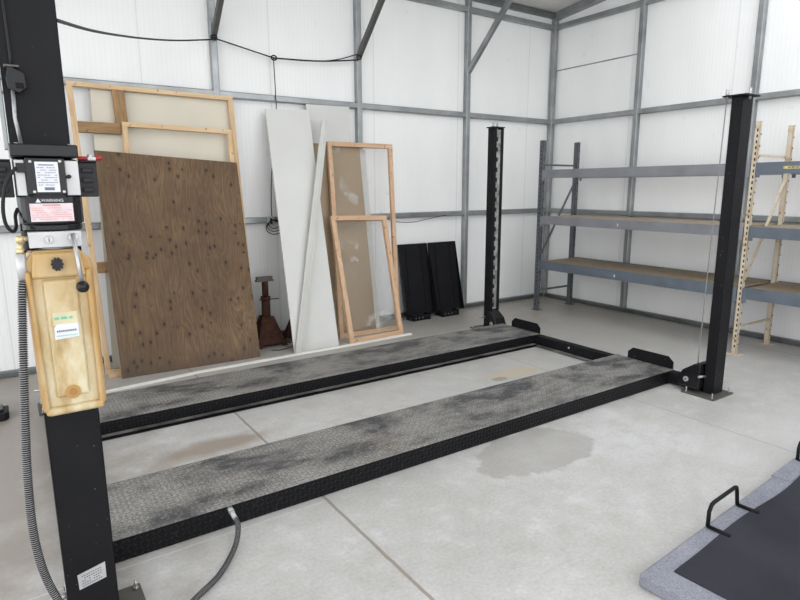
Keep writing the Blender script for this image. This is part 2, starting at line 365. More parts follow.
# ------------------------------------------------------------------ camera
f, pi_, ro, ya, H = 583.336, 0.1907, -0.0037, 0.5939, 1.5762
fw = Vector((math.sin(ya)*math.cos(pi_), math.cos(ya)*math.cos(pi_), -math.sin(pi_)))
r0 = Vector((math.cos(ya), -math.sin(ya), 0)); u0 = r0.cross(fw)
rr = math.cos(ro)*r0 + math.sin(ro)*u0; uu = -math.sin(ro)*r0 + math.cos(ro)*u0
cam = bpy.data.objects.new('camera', bpy.data.cameras.new('camera')); COL.objects.link(cam)
cam.matrix_world = Matrix(((rr.x, uu.x, -fw.x, 0), (rr.y, uu.y, -fw.y, 0), (rr.z, uu.z, -fw.z, H), (0, 0, 0, 1)))
cam.data.sensor_width = 36; cam.data.lens = f/800*36; cam.data.clip_start = 0.05; scene.camera = cam

# ------------------------------------------------------------------ shell
XW, YW, XL, YF = 6.52, 5.86, -3.2, -3.0
struct('floor', mb('floor').box(XL-0.1, XW+0.1, YF-3, YW+0.1, -0.12, 0))
struct('wall_back', mb('wall_b').box(XL-0.1, XW+0.1, YW, YW+0.1, 0, 4.1))
struct('wall_right', mb('wall_r').box(XW, XW+0.1, YF, YW, 0, 5.1))
zc = lambda y: 3.86 + 0.10*(YW-y)
m = mb('ceil')                                                      # unseen roof gap, added to brighten the right wall, corner and floor
for (xa, xb, ya_, yb_) in ((XL-.1, XW+.1, 3.7, YW), (XL-.1, XW+.1, YF, 0.0), (XL-.1, 1.6, 0.0, 3.7), (6.2, XW+.1, 0.0, 3.7)):
    m.hexa([(xa, ya_, zc(ya_)), (xb, ya_, zc(ya_)), (xb, yb_, zc(yb_)), (xa, yb_, zc(yb_)), (xa, ya_, zc(ya_)+.08), (xb, ya_, zc(ya_)+.08), (xb, yb_, zc(yb_)+.08), (xa, yb_, zc(yb_)+.08)])
struct('ceiling', m)
tn = [0]
def trim(k, *boxes):
    tn[0] += 1; m = mb(k)
    for b in boxes: m.box(*b)
    return struct('trim_%d' % tn[0], m, bevel=0.009)
hw = 0.031; TY0, TY1 = 5.79, 5.86; TX0, TX1 = 6.45, 6.52
colsX = [-2.82, -1.28, 0.27, 1.822, 3.39, 4.948]; colsY = [4.48, 3.14, 1.8, 0.46, -0.9, -2.2]
for z in (1.248, 2.460, 3.685):                                     # girts run in front of the ribbed panels
    trim('galv', (XL, TX0+.03, TY0+.004, TY1, z-hw, z+hw))
    trim('galv', (TX0+.004, TX1, YF, TY0+.03, z-hw, z+hw))
for x in colsX: trim('galv', (x-hw, x+hw, TY0, TY1, 0.05, 3.86))
trim('galv', (TX0-.012, TX0+.055, TY0-.012, TY0+.055, 0.0, 3.84))
for y in colsY: trim('galv', (TX0, TX1, y-hw, y+hw, 0.05, zc(y)-.01))
trim('galv_dark', (XL, TX1, TY0, TY1, 0, 0.05)); trim('galv_dark', (TX0, TX1, YF, TY0, 0, 0.05))
trim('galv_dark', (XL, TX1, TY0-.02, TY1, 3.80, 3.86))
tn[0] += 1
m = mb('galv'); a, b = YF, YW-.08
m.hexa([(TX0-.03, a, zc(a)-.09), (TX1, a, zc(a)-.09), (TX1, b, zc(b)-.09), (TX0-.03, b, zc(b)-.09), (TX0-.03, a, zc(a)), (TX1, a, zc(a)), (TX1, b, zc(b)), (TX0-.03, b, zc(b))])
struct('trim_%d' % tn[0], m, bevel=0.003)
trim('galv', (TX1-.008, TX1, 4.52, 5.79, 3.128, 3.142))             # thin horizontal joint strip in the corner panel
for x in colsX[1:]:                                                 # knee braces and rafters
    tn[0] += 1
    m = mb('galv' if x > 4 else 'brace'); m.bar((x, 5.80, 2.97), (x, 5.80-1.02, 2.97+.98), 0.045, 0.06)
    struct('trim_%d' % tn[0], m, bevel=0.003)
    tn[0] += 1; m = mb('galv'); m.hexa([(x-.04, -2.5, zc(-2.5)-.07), (x+.04, -2.5, zc(-2.5)-.07), (x+.04, TY0, zc(TY0)-.07), (x-.04, TY0, zc(TY0)-.07), (x-.04, -2.5, zc(-2.5)), (x+.04, -2.5, zc(-2.5)), (x+.04, TY0, zc(TY0)), (x-.04, TY0, zc(TY0))])
    struct('trim_%d' % tn[0], m)

# ------------------------------------------------------------------ four-post lift
lift = thing('car_lift', (2.3, 3.5, 0), 'black four-post car lift with two diamond-plate runways lowered onto the concrete floor', 'car lift')
RX0, RX1, RZ = 0.21, 4.42, 0.108; RXI = 4.334
def runway(y0, y1, inner):
    m = mb('rside').box(RX0, RXI, y0, y1, 0.002, RZ-.003)
    m.mat('rtop').box(RX0, RX1, y0+.002, y1-.002, RZ-.004, RZ)
    o = m.obj('runway', lift, loc=(RX0, y0, 0), bevel=0.004)
    yy = (y1, y1+.055) if inner > 0 else (y0-.055, y0)
    m = mb('dust').box(RX0, 4.32, yy[0], yy[1], 0.014, 0.022).mat('black'); e = yy[1] if inner > 0 else yy[0]
    m.box(RX0, 4.32, min(e, e-.006*inner), max(e, e-.006*inner), 0.002, 0.022)
    m.obj('jack_rail', o)
runway(2.535, 3.085, 1); runway(3.985, 4.545, -1)
def crossbeam(x0, x1, s):
    m = mb('black')
    m.box(x0, x1, 2.27, 4.70, 0.012, 0.102)
    xs = x0-.045 if s > 0 else x1; m.mat('dust').box(xs, xs+.045, 3.15, 3.92, 0.010, 0.018)
    m.mat('alu').tube([(x0-.004 if s > 0 else x1+.004, 3.55, .07), (x0+.01 if s > 0 else x1-.01, 3.55, .07)], .010)
    m.obj('crossbeam', lift, bevel=0.003)
crossbeam(4.335, 4.415, 1); crossbeam(0.09, 0.20, -1)
def wheel_stop(y0, y1):
    x = 4.405; z0, z1, c = RZ, RZ+.098, 0.045
    mb('black').prism([(x, y0, z0), (x, y1, z0), (x, y1, z1-.04), (x, y1-c, z1), (x, y0+c, z1), (x, y0, z1-.04)], (.010, 0, 0)).obj('wheel_stop', lift, bevel=0.0015)
wheel_stop(2.545, 2.965); wheel_stop(3.985, 4.385)
def column(x0, x1, y0, y1, open_dir, bx):
    """C section post; open_dir +1 opens towards +Y, -1 towards -Y"""
    th = 0.006; z0, z1 = 0.012, 2.19
    m = mb('black')
    yb = y0 if open_dir > 0 else y1-th
    m.box(x0, x1, yb, yb+th, z0, z1)
    for xa in (x0, x1-th): m.box(xa, xa+th, y0, y1, z0, z1)
    yl = y1-th if open_dir > 0 else y0
    m.box(x0, x0+.045, yl, yl+th, z0, z1); m.box(x1-.045, x1, yl, yl+th, z0, z1)
    post = m.obj('column', lift, loc=((x0+x1)/2, (y0+y1)/2, 0), bevel=0.003)
    xm, ym = (x0+x1)/2, (y0+y1)/2
    e0, e1 = (.045, .045) if y0 < 3 else (.015, .012)
    m = mb('black').box(x0-e0, x1+.004, y0-e1, y1+e1, z1, z1+.010); m.obj('top_plate', post, bevel=0.001)
    for (bx_, by_) in (((x0-.025, y1+.02), (x0+.05, y0-.02)) if y0 < 3 else ((x0+.03, ym), (x0+.09, ym))):
        m = mb('zinc').tube([(bx_, by_, z1-.02), (bx_, by_, z1+.055)], .0095).tube([(bx_, by_, z1+.010), (bx_, by_, z1+.028)], .014, 6)
        m.obj('bolt', post)
    xa_, xb_ = (x0-.10, x1+.05) if not bx else (x0-.04, x1+.10)
    m = mb('steel_dark').box(xa_, xb_, y0-.06, y1+.12, 0.0, 0.012); bp = m.obj('base_plate', post, bevel=0.002)
    for (bx_, by_) in ((xa_+.025, y0-.035), (xa_+.025, y1+.09), (xb_-.02, y0-.035), (xb_-.02, y1+.09)):
        mb('zinc').tube([(bx_, by_, .012), (bx_, by_, .050)], .005).tube([(bx_, by_, .012), (bx_, by_, .022)], .010, 6).obj('anchor_bolt', post)
    # safety ladder inside the channel
    m = mb('ladder'); yc = yl+th/2
    m.box(xm-.026, xm+.026, yc-.004, yc+.004, z0, z1-.02)
    m.mat('black_pl')
    for k in range(19): m.box(xm-.030, xm-.010, yc-.006, yc+.006, .16+k*.105, .205+k*.105)
    m.obj('lock_ladder', post)
    # slider head with its pulley cover, pinned at the foot
    yo = y1+.005 if open_dir > 0 else y0-.005
    a = open_dir; xb = x0-.06 if not bx else x1-.145
    m = mb('black_gloss').prism([(xb, yo, .03), (xb, yo+a*.16, .03), (xb, yo+a*.18, .09), (xb, yo+a*.14, .17), (xb, yo+a*.05, .235), (xb, yo, .245)], (.15, 0, 0))
    hd = m.obj('pulley_housing', lift, bevel=0.008)
    mb('alu').tube([(xb-.012, yo+a*.10, .105), (xb, yo+a*.10, .105)], .020, 14).mat('steel_dark').tube([(xb-.016, yo+a*.10, .105), (xb-.010, yo+a*.10, .105)], .008, 6).obj('pulley_pin', hd)
    mb('zinc').tube([(xb-.06, yo-a*.03, .165), (xb+.02, yo-a*.03, .155)], .010, 8).obj('release_pin', hd)
    mb('dark_pl').box(xb-.002, xb, yo+a*.02, yo+a*.15, .045, .055).obj('edge_strip', hd)
column(4.340, 4.480, 2.172, 2.250, 1, 0)
column(4.375, 4.520, 4.705, 4.795, -1, 0)
column(0.105, 0.260, 4.705, 4.795, -1, 1)
column(0.043, 0.200, 2.12, 2.21, 1, 1)
# lifting cable beside the right post
mb('wire_rope').tube(smooth_path([(4.325, 2.276, 2.19), (4.315, 2.284, 1.2), (4.305, 2.290, .20)]), .0042, 8).obj('lifting_cable', lift)
# cable guide on the near post
m = mb('rubber').tube([(0.066, 2.108, 2.36), (0.070, 2.106, 1.95), (0.068, 2.106, 1.92)], .0042, 8)
m.mat('conduit').tube([(0.066, 2.104, 1.86), (0.063, 2.104, 1.78), (0.072, 2.104, 1.69)], .0055, 8)
m.obj('release_cable', lift)
m = mb('dark_pl').prism([(.060, 2.119, 1.925), (.098, 2.119, 1.905), (.100, 2.119, 1.865), (.082, 2.119, 1.85), (.055, 2.119, 1.86), (.052, 2.119, 1.89)], (0, -.03, 0))
m.mat('steel_dark').box(.050, .088, 2.085, 2.119, 1.920, 1.926).mat('hole').box(.074, .094, 2.086, 2.0895, 1.862, 1.878)
m.obj('cable_guide', lift, bevel=0.002)
mb('galv').box(.028, .040, 2.135, 2.16, 1.69, 2.35).obj('edge_channel', lift, bevel=.002)
# torn label near the foot of the near post
m = mb('alu'); zf = lambda u: 0
m.prism([(.082, 2.1195, .205), (.168, 2.1195, .222), (.168, 2.1195, .282), (.080, 2.1195, .262)], (0, -.0015, 0)).mat('ink')
for k in range(5):
    z = .212 + k*.0095
    for j in range(9):
        if random.random() < .8: x = .092+j*.0072; m.box(x, x+.005, 2.1172, 2.118, z+(x-.085)*.22, z+(x-.085)*.22+.0035)
m.obj('column_label', lift)

# ------------------------------------------------------------------ hydraulic power unit on the near post
pu = thing('hydraulic_power_unit', (.12, 2.03, .92), 'electric hydraulic pump with yellowed plastic oil tank mounted on the near black post', 'power unit')
mb('black_gloss').box(.036, .203, 1.965, 2.119, 1.664, 1.70).mat('zinc').tube([(.055, 2.02, 1.698), (.055, 2.02, 1.706)], .006).tube([(.188, 2.02, 1.698), (.188, 2.02, 1.706)], .006).obj('motor_cap', pu, bevel=0.004)
m = mb('black_gloss')
ring = [(.124+.084*math.cos(a), 2.045+.078*math.sin(a)) for a in [2*PI*k/28 for k in range(28)]]
m.prism([(x, y, 1.475) for x, y in ring], (0, 0, .185)); m.prism([(.124+(x-.124)*.93, 2.045+(y-2.045)*.93, 1.455) for x, y in ring], (0, 0, .02))
mo = m.obj('motor', pu, bevel=0.004)
m = mb('black_gloss').box(.068, .163, 1.942, 1.975, 1.560, 1.660)
for x, z in ((.080, 1.650), (.152, 1.652), (.083, 1.568), (.155, 1.568)): m.mat('zinc').tube([(x, 1.943, z), (x, 1.938, z)], .0045, 8)
m.obj('terminal_cover', mo, bevel=0.002)
for x0, x1 in ((.043, .067), (.164, .199)):
    m = mb('alu').box(x0, x1, 1.962, 2.03, 1.557, 1.655)
    m.obj('side_cover', mo, bevel=0.002)
mb('black_pl').tube([(.172, 1.963, 1.61), (.172, 1.945, 1.61)], .006, 8).tube([(.172, 1.947, 1.61), (.160, 1.947, 1.608)], .004, 6).obj('switch_knob', mo)
m = mb('white_lbl').box(.090, .146, 1.9395, 1.942, 1.567, 1.650).mat('ink')
for k in range(10):
    z = 1.640-k*.0068; x = .094
    if k == 0: m.box(.098, .136, 1.938, 1.9396, z, z+.0028); continue
    if k > 8: m.box(.108, .132, 1.938, 1.9396, 1.572, 1.580); continue
    while x < .140:
        w = random.uniform(.003, .009)
        if random.random() < .75: m.box(x, min(x+w, .142), 1.938, 1.9396, z, z+.0016)
        x += w+.0015
m.obj('rating_plate', mo)
def text_mesh(m, txt, size, origin, k, th=.0006):
    cu = bpy.data.curves.new('t', 'FONT'); cu.body = txt; cu.size = size; cu.align_x = 'CENTER'; cu.align_y = 'CENTER'; cu.extrude = th
    o = bpy.data.objects.new('t', cu); COL.objects.link(o); bpy.context.view_layer.update()
    me = bpy.data.meshes.new_from_object(o.evaluated_get(bpy.context.evaluated_depsgraph_get()))
    m.mat(k); base = len(m.bm.verts); m.bm.verts.ensure_lookup_table()
    mx = Matrix.Translation(origin) @ Matrix.Rotation(PI/2, 4, 'X')
    vs = [m.bm.verts.new(mx @ v.co) for v in me.vertices]
    for p in me.polygons:
        try: m.bm.faces.new([vs[i] for i in p.vertices]).material_index = m.cur
        except ValueError: pass
    bpy.data.objects.remove(o); bpy.data.curves.remove(cu); bpy.data.meshes.remove(me)
m = mb('pink_lbl').box(.067, .174, 1.956, 1.9585, 1.484, 1.535).mat('black_pl').box(.078, .162, 1.956, 1.9585, 1.536, 1.550)
m.mat('white_lbl').prism([(.082, 1.956, 1.538), (.096, 1.956, 1.538), (.089, 1.956, 1.549)], (0, -.0008, 0))
text_mesh(m, 'WARNING', .0115, (.124, 1.9555, 1.543), 'white_lbl')
m.mat('red_ink')
for k in range(7):
    z = 1.528-k*.0064; x = .071
    if k == 0: m.box(.100, .142, 1.9545, 1.9562, z, z+.004); continue
    while x < .168:
        w = random.uniform(.003, .010)
        if random.random() < .8: m.box(x, min(x+w, .170), 1.9545, 1.9562, z, z+.0014)
        x += w+.0015
m.mat('black_gloss').box(.065, .176, 1.9585, 1.975, 1.482, 1.552)
m.obj('warning_label', mo)
# black finned boxes on both sides of the motor
for x0, x1 in ((.201, .250), (-.045, .036)):
    m = mb('dark_pl').box(x0, x1, 1.990, 2.06, 1.552, 1.652)
    for k in range(3): m.box(x0+.008, x1-.012, 1.980, 1.992, 1.566+k*.028, 1.580+k*.028)
    m.mat('black_pl').box(x0+.001, x1+.002 if x0 > 0 else x1, 1.982, 2.062, 1.652, 1.657)
    m.obj('junction_box', pu, bevel=0.003)
m = mb('alu').box(.055, .188, 1.955, 2.10, 1.410, 1.455)
m.mat('zinc').tube([(.104, 1.957, 1.432), (.104, 1.947, 1.432)], .011, 16).mat('steel_dark').box(.103, .105, 1.945, 1.948, 1.425, 1.439)
m.mat('zinc').tube([(.165, 1.957, 1.436), (.165, 1.940, 1.436)], .014, 6)
m.mat('black_pl').tube([(.06, 2.02, 1.40), (.06, 2.02, 1.455)], .02, 12)
m.obj('valve_block', pu, bevel=0.002)
m = mb('zinc').tube([(.164, 1.936, 1.448), (.168, 1.915, 1.37), (.171, 1.905, 1.308)], .006, 10)
lv = m.obj('release_lever', pu)
tag(mb('black_gloss').ball((.172, 1.903, 1.296), .0175, 18).obj('lever_knob', lv), 'black ball knob')
mb('alu').tube([(.119, 2.03, 1.392), (.119, 2.03, 1.412)], .043, 24).obj('tank_collar', pu)
# tank
out = [(.064, 1.402), (.176, 1.402), (.190, 1.388), (.204, 1.372), (.210, 1.352), (.211, .925), (.198, .900), (.052, .900), (.038, .925), (.032, 1.352), (.036, 1.370), (.050, 1.388)]
m = mb('tank').prism([(x, 1.965, z) for x, z in out], (0, .145, 0))
fr = [(.1195+(x-.1195)*s_, z) for x, z in out for s_ in (.9,)]
# raised rims and centre rib leave two upright grooves in the front
for x0, x1, x2, x3, za, zb in ((.038, .060, .032, .052, .915, 1.345), (.188, .208, .186, .208, .915, 1.345), (.076, .168, .074, .166, .955, 1.318)):
    m.hexa([(x0+.004, 1.952, za+.006), (x1-.004, 1.952, za+.006), (x1, 1.966, za), (x0, 1.966, za), (x2+.004, 1.952, zb-.006), (x3-.004, 1.952, zb-.006), (x3, 1.966, zb), (x2, 1.966, zb)])
m.hexa([(.050, 1.952, 1.325), (.190, 1.952, 1.325), (.192, 1.966, 1.318), (.048, 1.966, 1.318), (.060, 1.955, 1.392), (.180, 1.955, 1.392), (.182, 1.966, 1.398), (.058, 1.966, 1.398)])
m.hexa([(.046, 1.952, .908), (.202, 1.952, .908), (.202, 1.966, .903), (.046, 1.966, .903), (.048, 1.952, .926), (.200, 1.952, .926), (.200, 1.966, .932), (.048, 1.966, .932)])
tk = m.obj('oil_tank', pu, loc=(.1195, 2.03, .905), bevel=0.007, seg=3)
m = mb('tank').tube([(.121, 1.966, .972), (.121, 1.950, .972)], .021, 20).mat('brownstain').tube([(.121, 1.951, .972), (.121, 1.948, .972)], .011, 14)
m.obj('drain_boss', tk)
m = mb('black_pl').tube([(.117, 1.952, 1.362), (.117, 1.932, 1.362)], .0135, 20)
for k in range(10):
    a = 2*PI*k/10; m.tube([(.117+.0130*math.cos(a), 1.950, 1.362+.0165*math.sin(a)), (.117+.0130*math.cos(a), 1.933, 1.362+.0165*math.sin(a))], .0035, 6)
m.obj('filler_cap', tk)
m = mb('cream_lbl').box(.090, .154, 1.950, 1.9515, 1.180, 1.219).mat('green_ink'); x = .094
for w in (.012, .016, .009): m.box(x, x+w, 1.9490, 1.9501, 1.198, 1.205); x += w+.005
m.obj('oil_sticker', tk)
m = mb('white_lbl').prism([(.090, 1.9495, 1.138), (.154, 1.9495, 1.142), (.154, 1.9495, 1.184), (.098, 1.9495, 1.184), (.091, 1.9495, 1.174)], (0, -.0015, 0)).mat('ink')
x = .097
for k in range(10): m.box(x, x+.0035, 1.9470, 1.9481, 1.160, 1.1655); x += .0052
m.mat('green_ink').box(.095, .150, 1.9470, 1.9481, 1.148, 1.1495)
m.obj('white_sticker', tk)
m = mb('brass').tube([(.056, 1.975, 1.436), (.034, 1.972, 1.437)], .007, 10).tube([(.036, 1.972, 1.445), (.034, 1.972, 1.425)], .011, 8)
m.tube([(.033, 1.972, 1.43), (.031, 1.970, 1.385)], .0075, 10).tube([(.032, 1.971, 1.41), (.0315, 1.970, 1.395)], .0115, 6)
m.obj('hose_fitting', pu)
mb('rubber').tube(smooth_path([(.058, 1.962, 1.634), (.042, 1.945, 1.628), (.018, 1.94, 1.590), (.005, 1.945, 1.53), (.006, 1.955, 1.482), (.020, 1.97, 1.458), (.030, 2.0, 1.47), (.032, 2.03, 1.50), (.04, 2.04, 1.52)]), .0048, 10).mat('black_pl').box(.046, .068, 1.945, 1.963, 1.620, 1.646).obj('power_cord', pu)
# red-handled tool on top of the box
m = mb('red').tube([(.204, 2.005, 1.664), (.230, 2.005, 1.664)], .0065, 10).tube([(.252, 2.005, 1.665), (.268, 2.005, 1.668)], .0085, 10).mat('alu').box(.230, .252, 1.998, 2.012, 1.659, 1.669).tube([(.238, 2.005, 1.658), (.238, 2.005, 1.676)], .008, 10)
tag(m.obj('hand_tool', loc=(.24, 2.005, 1.657), bevel=.001), 'small red and silver hand tool lying on the black box beside the motor', 'tool')
tag(mb('black').prism([(-.42, 4.68, 0), (-.13, 4.68, 0), (-.11, 4.72, 0), (-.11, 4.86, 0), (-.42, 4.90, 0)], (0, 0, .055)).mat('black_gloss').box(-.42, -.14, 4.72, 4.84, .055, .075).obj('steel_block', loc=(-.25, 4.78, 0), bevel=.006), 'low black steel block on the floor at the left edge, left of the hose', 'block')
# corrugated hose down to the floor and across to the runway
pts = smooth_path([(.031, 1.970, 1.330), (.020, 1.955, 1.25), (-.004, 1.95, .972), (-.022, 1.95, .726), (-.024, 1.95, .512), (.004, 1.95, .34), (.07, 1.93, .19), (.16, 1.90, .08), (.27, 1.91, .030), (.38, 2.03, .018), (.46, 2.10, .018), (.58, 2.19, .018), (.69, 2.33, .022), (.738, 2.42, .055), (.742, 2.47, .078)], 26)
dd = [0]
for i in range(1, len(pts)): dd.append(dd[-1]+(pts[i]-pts[i-1]).length)
step = .0017; P2 = []; s_ = 0; i = 0
while s_ < dd[-1]:
    while i < len(dd)-2 and dd[i+1] < s_: i += 1
    t_ = (s_-dd[i])/max(1e-9, dd[i+1]-dd[i]); P2.append(pts[i].lerp(pts[i+1], t_)); s_ += step
hose = mb('conduit').tube(P2, .013, 8, radii=[.0125 if k % 4 in (0, 1) else .0092 for k in range(len(P2))])
hose.mat('rubber'); fl = list(hose.bm.faces)
for q, fc in enumerate(fl[:(len(P2)-1)*8]):
    if (q//8) % 4 in (1, 2, 3): fc.material_index = hose.cur  # hose valleys coloured black, painting in the shade between the steel ribs
hose.mat('alu').tube([(.031, 1.970, 1.395), (.031, 1.970, 1.322)], .0135, 14).tube([(.7415, 2.462, .074), (.738, 2.520, .092)], .011, 12).mat('zinc').tube([(.739, 2.505, .088), (.738, 2.534, .095)], .015, 6)
tag(hose.obj('hydraulic_hose', loc=(.3, 2.0, 0)), 'ribbed steel-jacketed hose hanging from the pump and looping over the floor to the near runway', 'hose')

# ------------------------------------------------------------------ leaning lumber, left group
Q = Quad((.66, 5.47, 0), (1.90, 5.47, 0), (1.918, 5.775, 2.395), (.734, 5.775, 2.405)); sheet('backing_sheet', Q, .006, 'cream', 'cream sheet behind the large pale lumber frame at the back wall', 'panel')
Q = Quad((.595, 5.405, 0), (1.955, 5.405, 0), (1.945, 5.722, 2.432), (.556, 5.722, 2.452))
t = thing('lumber_frame', Q.c[0], 'tall pale lumber frame with brown cross studs leaning on the back wall', 'wooden frame')
w = .042
for nm, u0_, u1_, v0_, v1_, k in (('top_rail', 0, Q.W, Q.H-.038, Q.H, 'pine_x'), ('bottom_rail', 0, Q.W, 0, .038, 'pine_x'), ('stile', 0, w, .038, Q.H-.038, 'pine_z'), ('stile', Q.W-w, Q.W, .038, Q.H-.038, 'pine_z'),
                         ('stud', .335, .432, 2.135, Q.H-.038, 'brown_z'), ('cross_board', w, .37, 2.050, 2.140, 'brown_x'), ('cross_board', w, .30, .87, .965, 'brown_x')):
    m = mb(k); Q.member(m, u0_, u1_, v0_, v1_, 0 if nm != 'stud' else .004, .038); m.obj(nm, t, loc=Q(u0_, v0_, 0), bevel=.002)
Q = Quad((.88, 5.345, 0), (1.885, 5.345, 0), (1.890, 5.642, 2.118), (.940, 5.642, 2.140))
t = thing('lumber_frame', Q.c[0], 'smaller pale lumber frame standing between the large frame and the brown plywood sheet', 'wooden frame')
for nm, u0_, u1_, v0_, v1_, k in (('top_rail', 0, Q.W, Q.H-.04, Q.H, 'pine_x'), ('bottom_rail', 0, Q.W, 0, .04, 'pine_x'), ('stile', 0, .042, .04, Q.H-.04, 'pine_z'), ('stile', Q.W-.042, Q.W, .04, Q.H-.04, 'pine_z')):
    m = mb(k); Q.member(m, u0_, u1_, v0_, v1_, 0, .036); m.obj(nm, t, loc=Q(u0_, v0_, 0), bevel=.002)
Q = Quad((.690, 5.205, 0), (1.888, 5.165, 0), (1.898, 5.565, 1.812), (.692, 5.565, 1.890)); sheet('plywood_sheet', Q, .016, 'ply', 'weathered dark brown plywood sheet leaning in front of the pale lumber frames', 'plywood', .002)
tag(mb('pine_x').box(.60, .84, 5.29, 5.34, 0, .035).obj('wood_offcut', loc=(.7, 5.31, 0), bevel=.002), 'short pale wood offcut on the floor at the plywood sheet\'s left foot', 'wood')

# ------------------------------------------------------------------ leaning boards, right group
Q = Quad((2.76, 5.70, 0), (3.26, 5.70, 0), (3.242, 5.772, 2.433), (2.734, 5.772, 2.428)); sheet('white_board', Q, .012, 'wpanel', 'white board flat against the wall behind the tan hardboard, its square top showing above', 'board')
Q = Quad((2.79, 5.44, 0), (3.36, 5.46, 0), (3.345, 5.748, 2.018), (2.774, 5.748, 2.036)); sheet('hardboard_sheet', Q, .006, 'tan', 'tan hardboard sheet behind the pale wooden window frames', 'hardboard')
Q = Quad((3.370, 5.53, 0), (3.455, 5.53, 0), (3.440, 5.775, 1.990), (3.365, 5.775, 1.995)); sheet('white_trim_board', Q, .012, 'wstrip', 'narrow white board standing right of the tan hardboard, seen through the frames', 'board')
Q = Quad((2.205, 5.092, 0), (2.700, 5.112, 0), (2.745, 5.738, 2.365), (2.275, 5.738, 2.345)); sheet('wide_board', Q, .016, 'wpanel', 'tall wide white board leaning on the back wall left of the wooden frames', 'board')
Q = Quad((2.195, 5.050, 0), (2.290, 5.062, 0), (2.905, 5.620, 2.264), (2.835, 5.620, 2.260))
m = mb('wstrip'); Q.member(m, 0, Q.W, 0, Q.H, 0, .014); Q.member(m, Q.W*.66, Q.W, 0, Q.H, -.006, .0)
tag(m.obj('white_trim_board', loc=Q.c[0], bevel=.0015), 'narrow white trim board slanting across the front of the wide white board', 'board')
def glazed(Q, w, d, label, pane):
    t = thing('window_frame', Q.c[0], label, 'wooden frame')
    for nm, u0_, u1_, v0_, v1_, k in (('top_rail', 0, Q.W, Q.H-w, Q.H, 'orange_x'), ('bottom_rail', 0, Q.W, 0, w, 'orange_x'), ('stile', 0, w, w, Q.H-w, 'orange_z'), ('stile', Q.W-w, Q.W, w, Q.H-w, 'orange_z')):
        m = mb(k); Q.member(m, u0_, u1_, v0_, v1_, 0, d); m.obj(nm, t, loc=Q(u0_, v0_, 0), bevel=.002)
    if pane:
        m = mb('pane'); Q.member(m, w-.004, Q.W-w+.004, w-.004, Q.H-w+.004, d*.45, d*.45+.003); m.obj('pane', t, loc=Q(w, w, 0))
    return t
glazed(Quad((2.835, 5.335, 0), (3.600, 5.325, 0), (3.745, 5.690, 2.055), (2.928, 5.690, 2.057)), .048, .036, 'tall pale orange wooden frame leaning behind the shorter glazed frame', True)
glazed(Quad((2.825, 5.085, 0), (3.500, 5.112, 0), (3.535, 5.500, 1.272), (2.845, 5.500, 1.288)), .050, .040, 'shorter pale orange wooden frame with a clear pane leaning in front of the taller one', True)
m = mb('wfloor'); line = [(.42, 4.90), (1.283, 5.010), (2.253, 5.028), (2.70, 5.030), (3.56, 5.062)]
for (a, b), (c, d) in zip(line, line[1:]): m.hexa([(a, b-.02, 0), (c, d-.02, 0), (c, d+.018, 0), (a, b+.018, 0), (a, b-.02, .014), (c, d-.02, .014), (c, d+.018, .014), (a, b+.018, .014)])
tag(m.obj('floor_strip', loc=(.5, 4.95, 0)), 'long white strip lying on the floor in front of the leaning boards', 'strip')

# black steel ramps
def ramp_thing(x, y):
    t = thing('drive_on_ramp', (x, y, 0), 'x', 'ramp', 'black steel ramps leaning on the back wall')
    y1 = 5.775; z1 = .905
    def P(u, v, d): return Vector((x+u, y, 0)) + Vector((-.03*v, (y1-y)*v, z1*v)) + Vector((0, -.99, .13))*d*1.0
    def pl(m, u0_, u1_, v0_, v1_, d0, d1): m.hexa([P(u0_, v0_, d0), P(u1_, v0_, d0), P(u1_, v0_, d1), P(u0_, v0_, d1), P(u0_, v1_, d0), P(u1_, v1_, d0), P(u1_, v1_, d1), P(u0_, v1_, d1)])
    m = mb('black'); pl(m, 0, .43, .06, 1, 0, .006); pl(m, .10, .115, .10, .97, .006, .016); pl(m, .33, .345, .10, .97, .006, .016)
    m.obj('ramp_plate', t, loc=(x, y, 0), bevel=.001)
    for u in (0, .422):
        m = mb('black_gloss'); m.hexa([P(u, .05, 0), P(u+.008, .05, 0), P(u+.008, .05, .075), P(u, .05, .075), P(u, 1, 0), P(u+.008, 1, 0), P(u+.008, 1, .012), P(u, 1, .012)]); m.obj('side_flange', t)
    m = mb('black_gloss').box(x+.03, x+.30, y-.12, y+.01, .0, .010).box(x+.03, x+.30, y-.12, y-.112, .0, .07).box(x+.03, x+.038, y-.12, y+.01, 0, .07).box(x+.292, x+.30, y-.12, y+.01, 0, .07)
    m.mat('zinc')
    for k in range(3): m.tube([(x+.08+k*.05, y-.122, .035), (x+.08+k*.05, y-.126, .035)], .007, 8)
    m.obj('hook_lip', t, bevel=.002)
    return t
r1 = ramp_thing(3.890, 5.66); r1['label'] = 'black steel ramp leaning on the back wall right beside the wooden frames'
r2 = dup(r1, (4.405, 5.60, 0), 0, 'black steel ramp leaning on the back wall, the one nearer the corner post'); r2.location = (4.335, 5.655, 0)

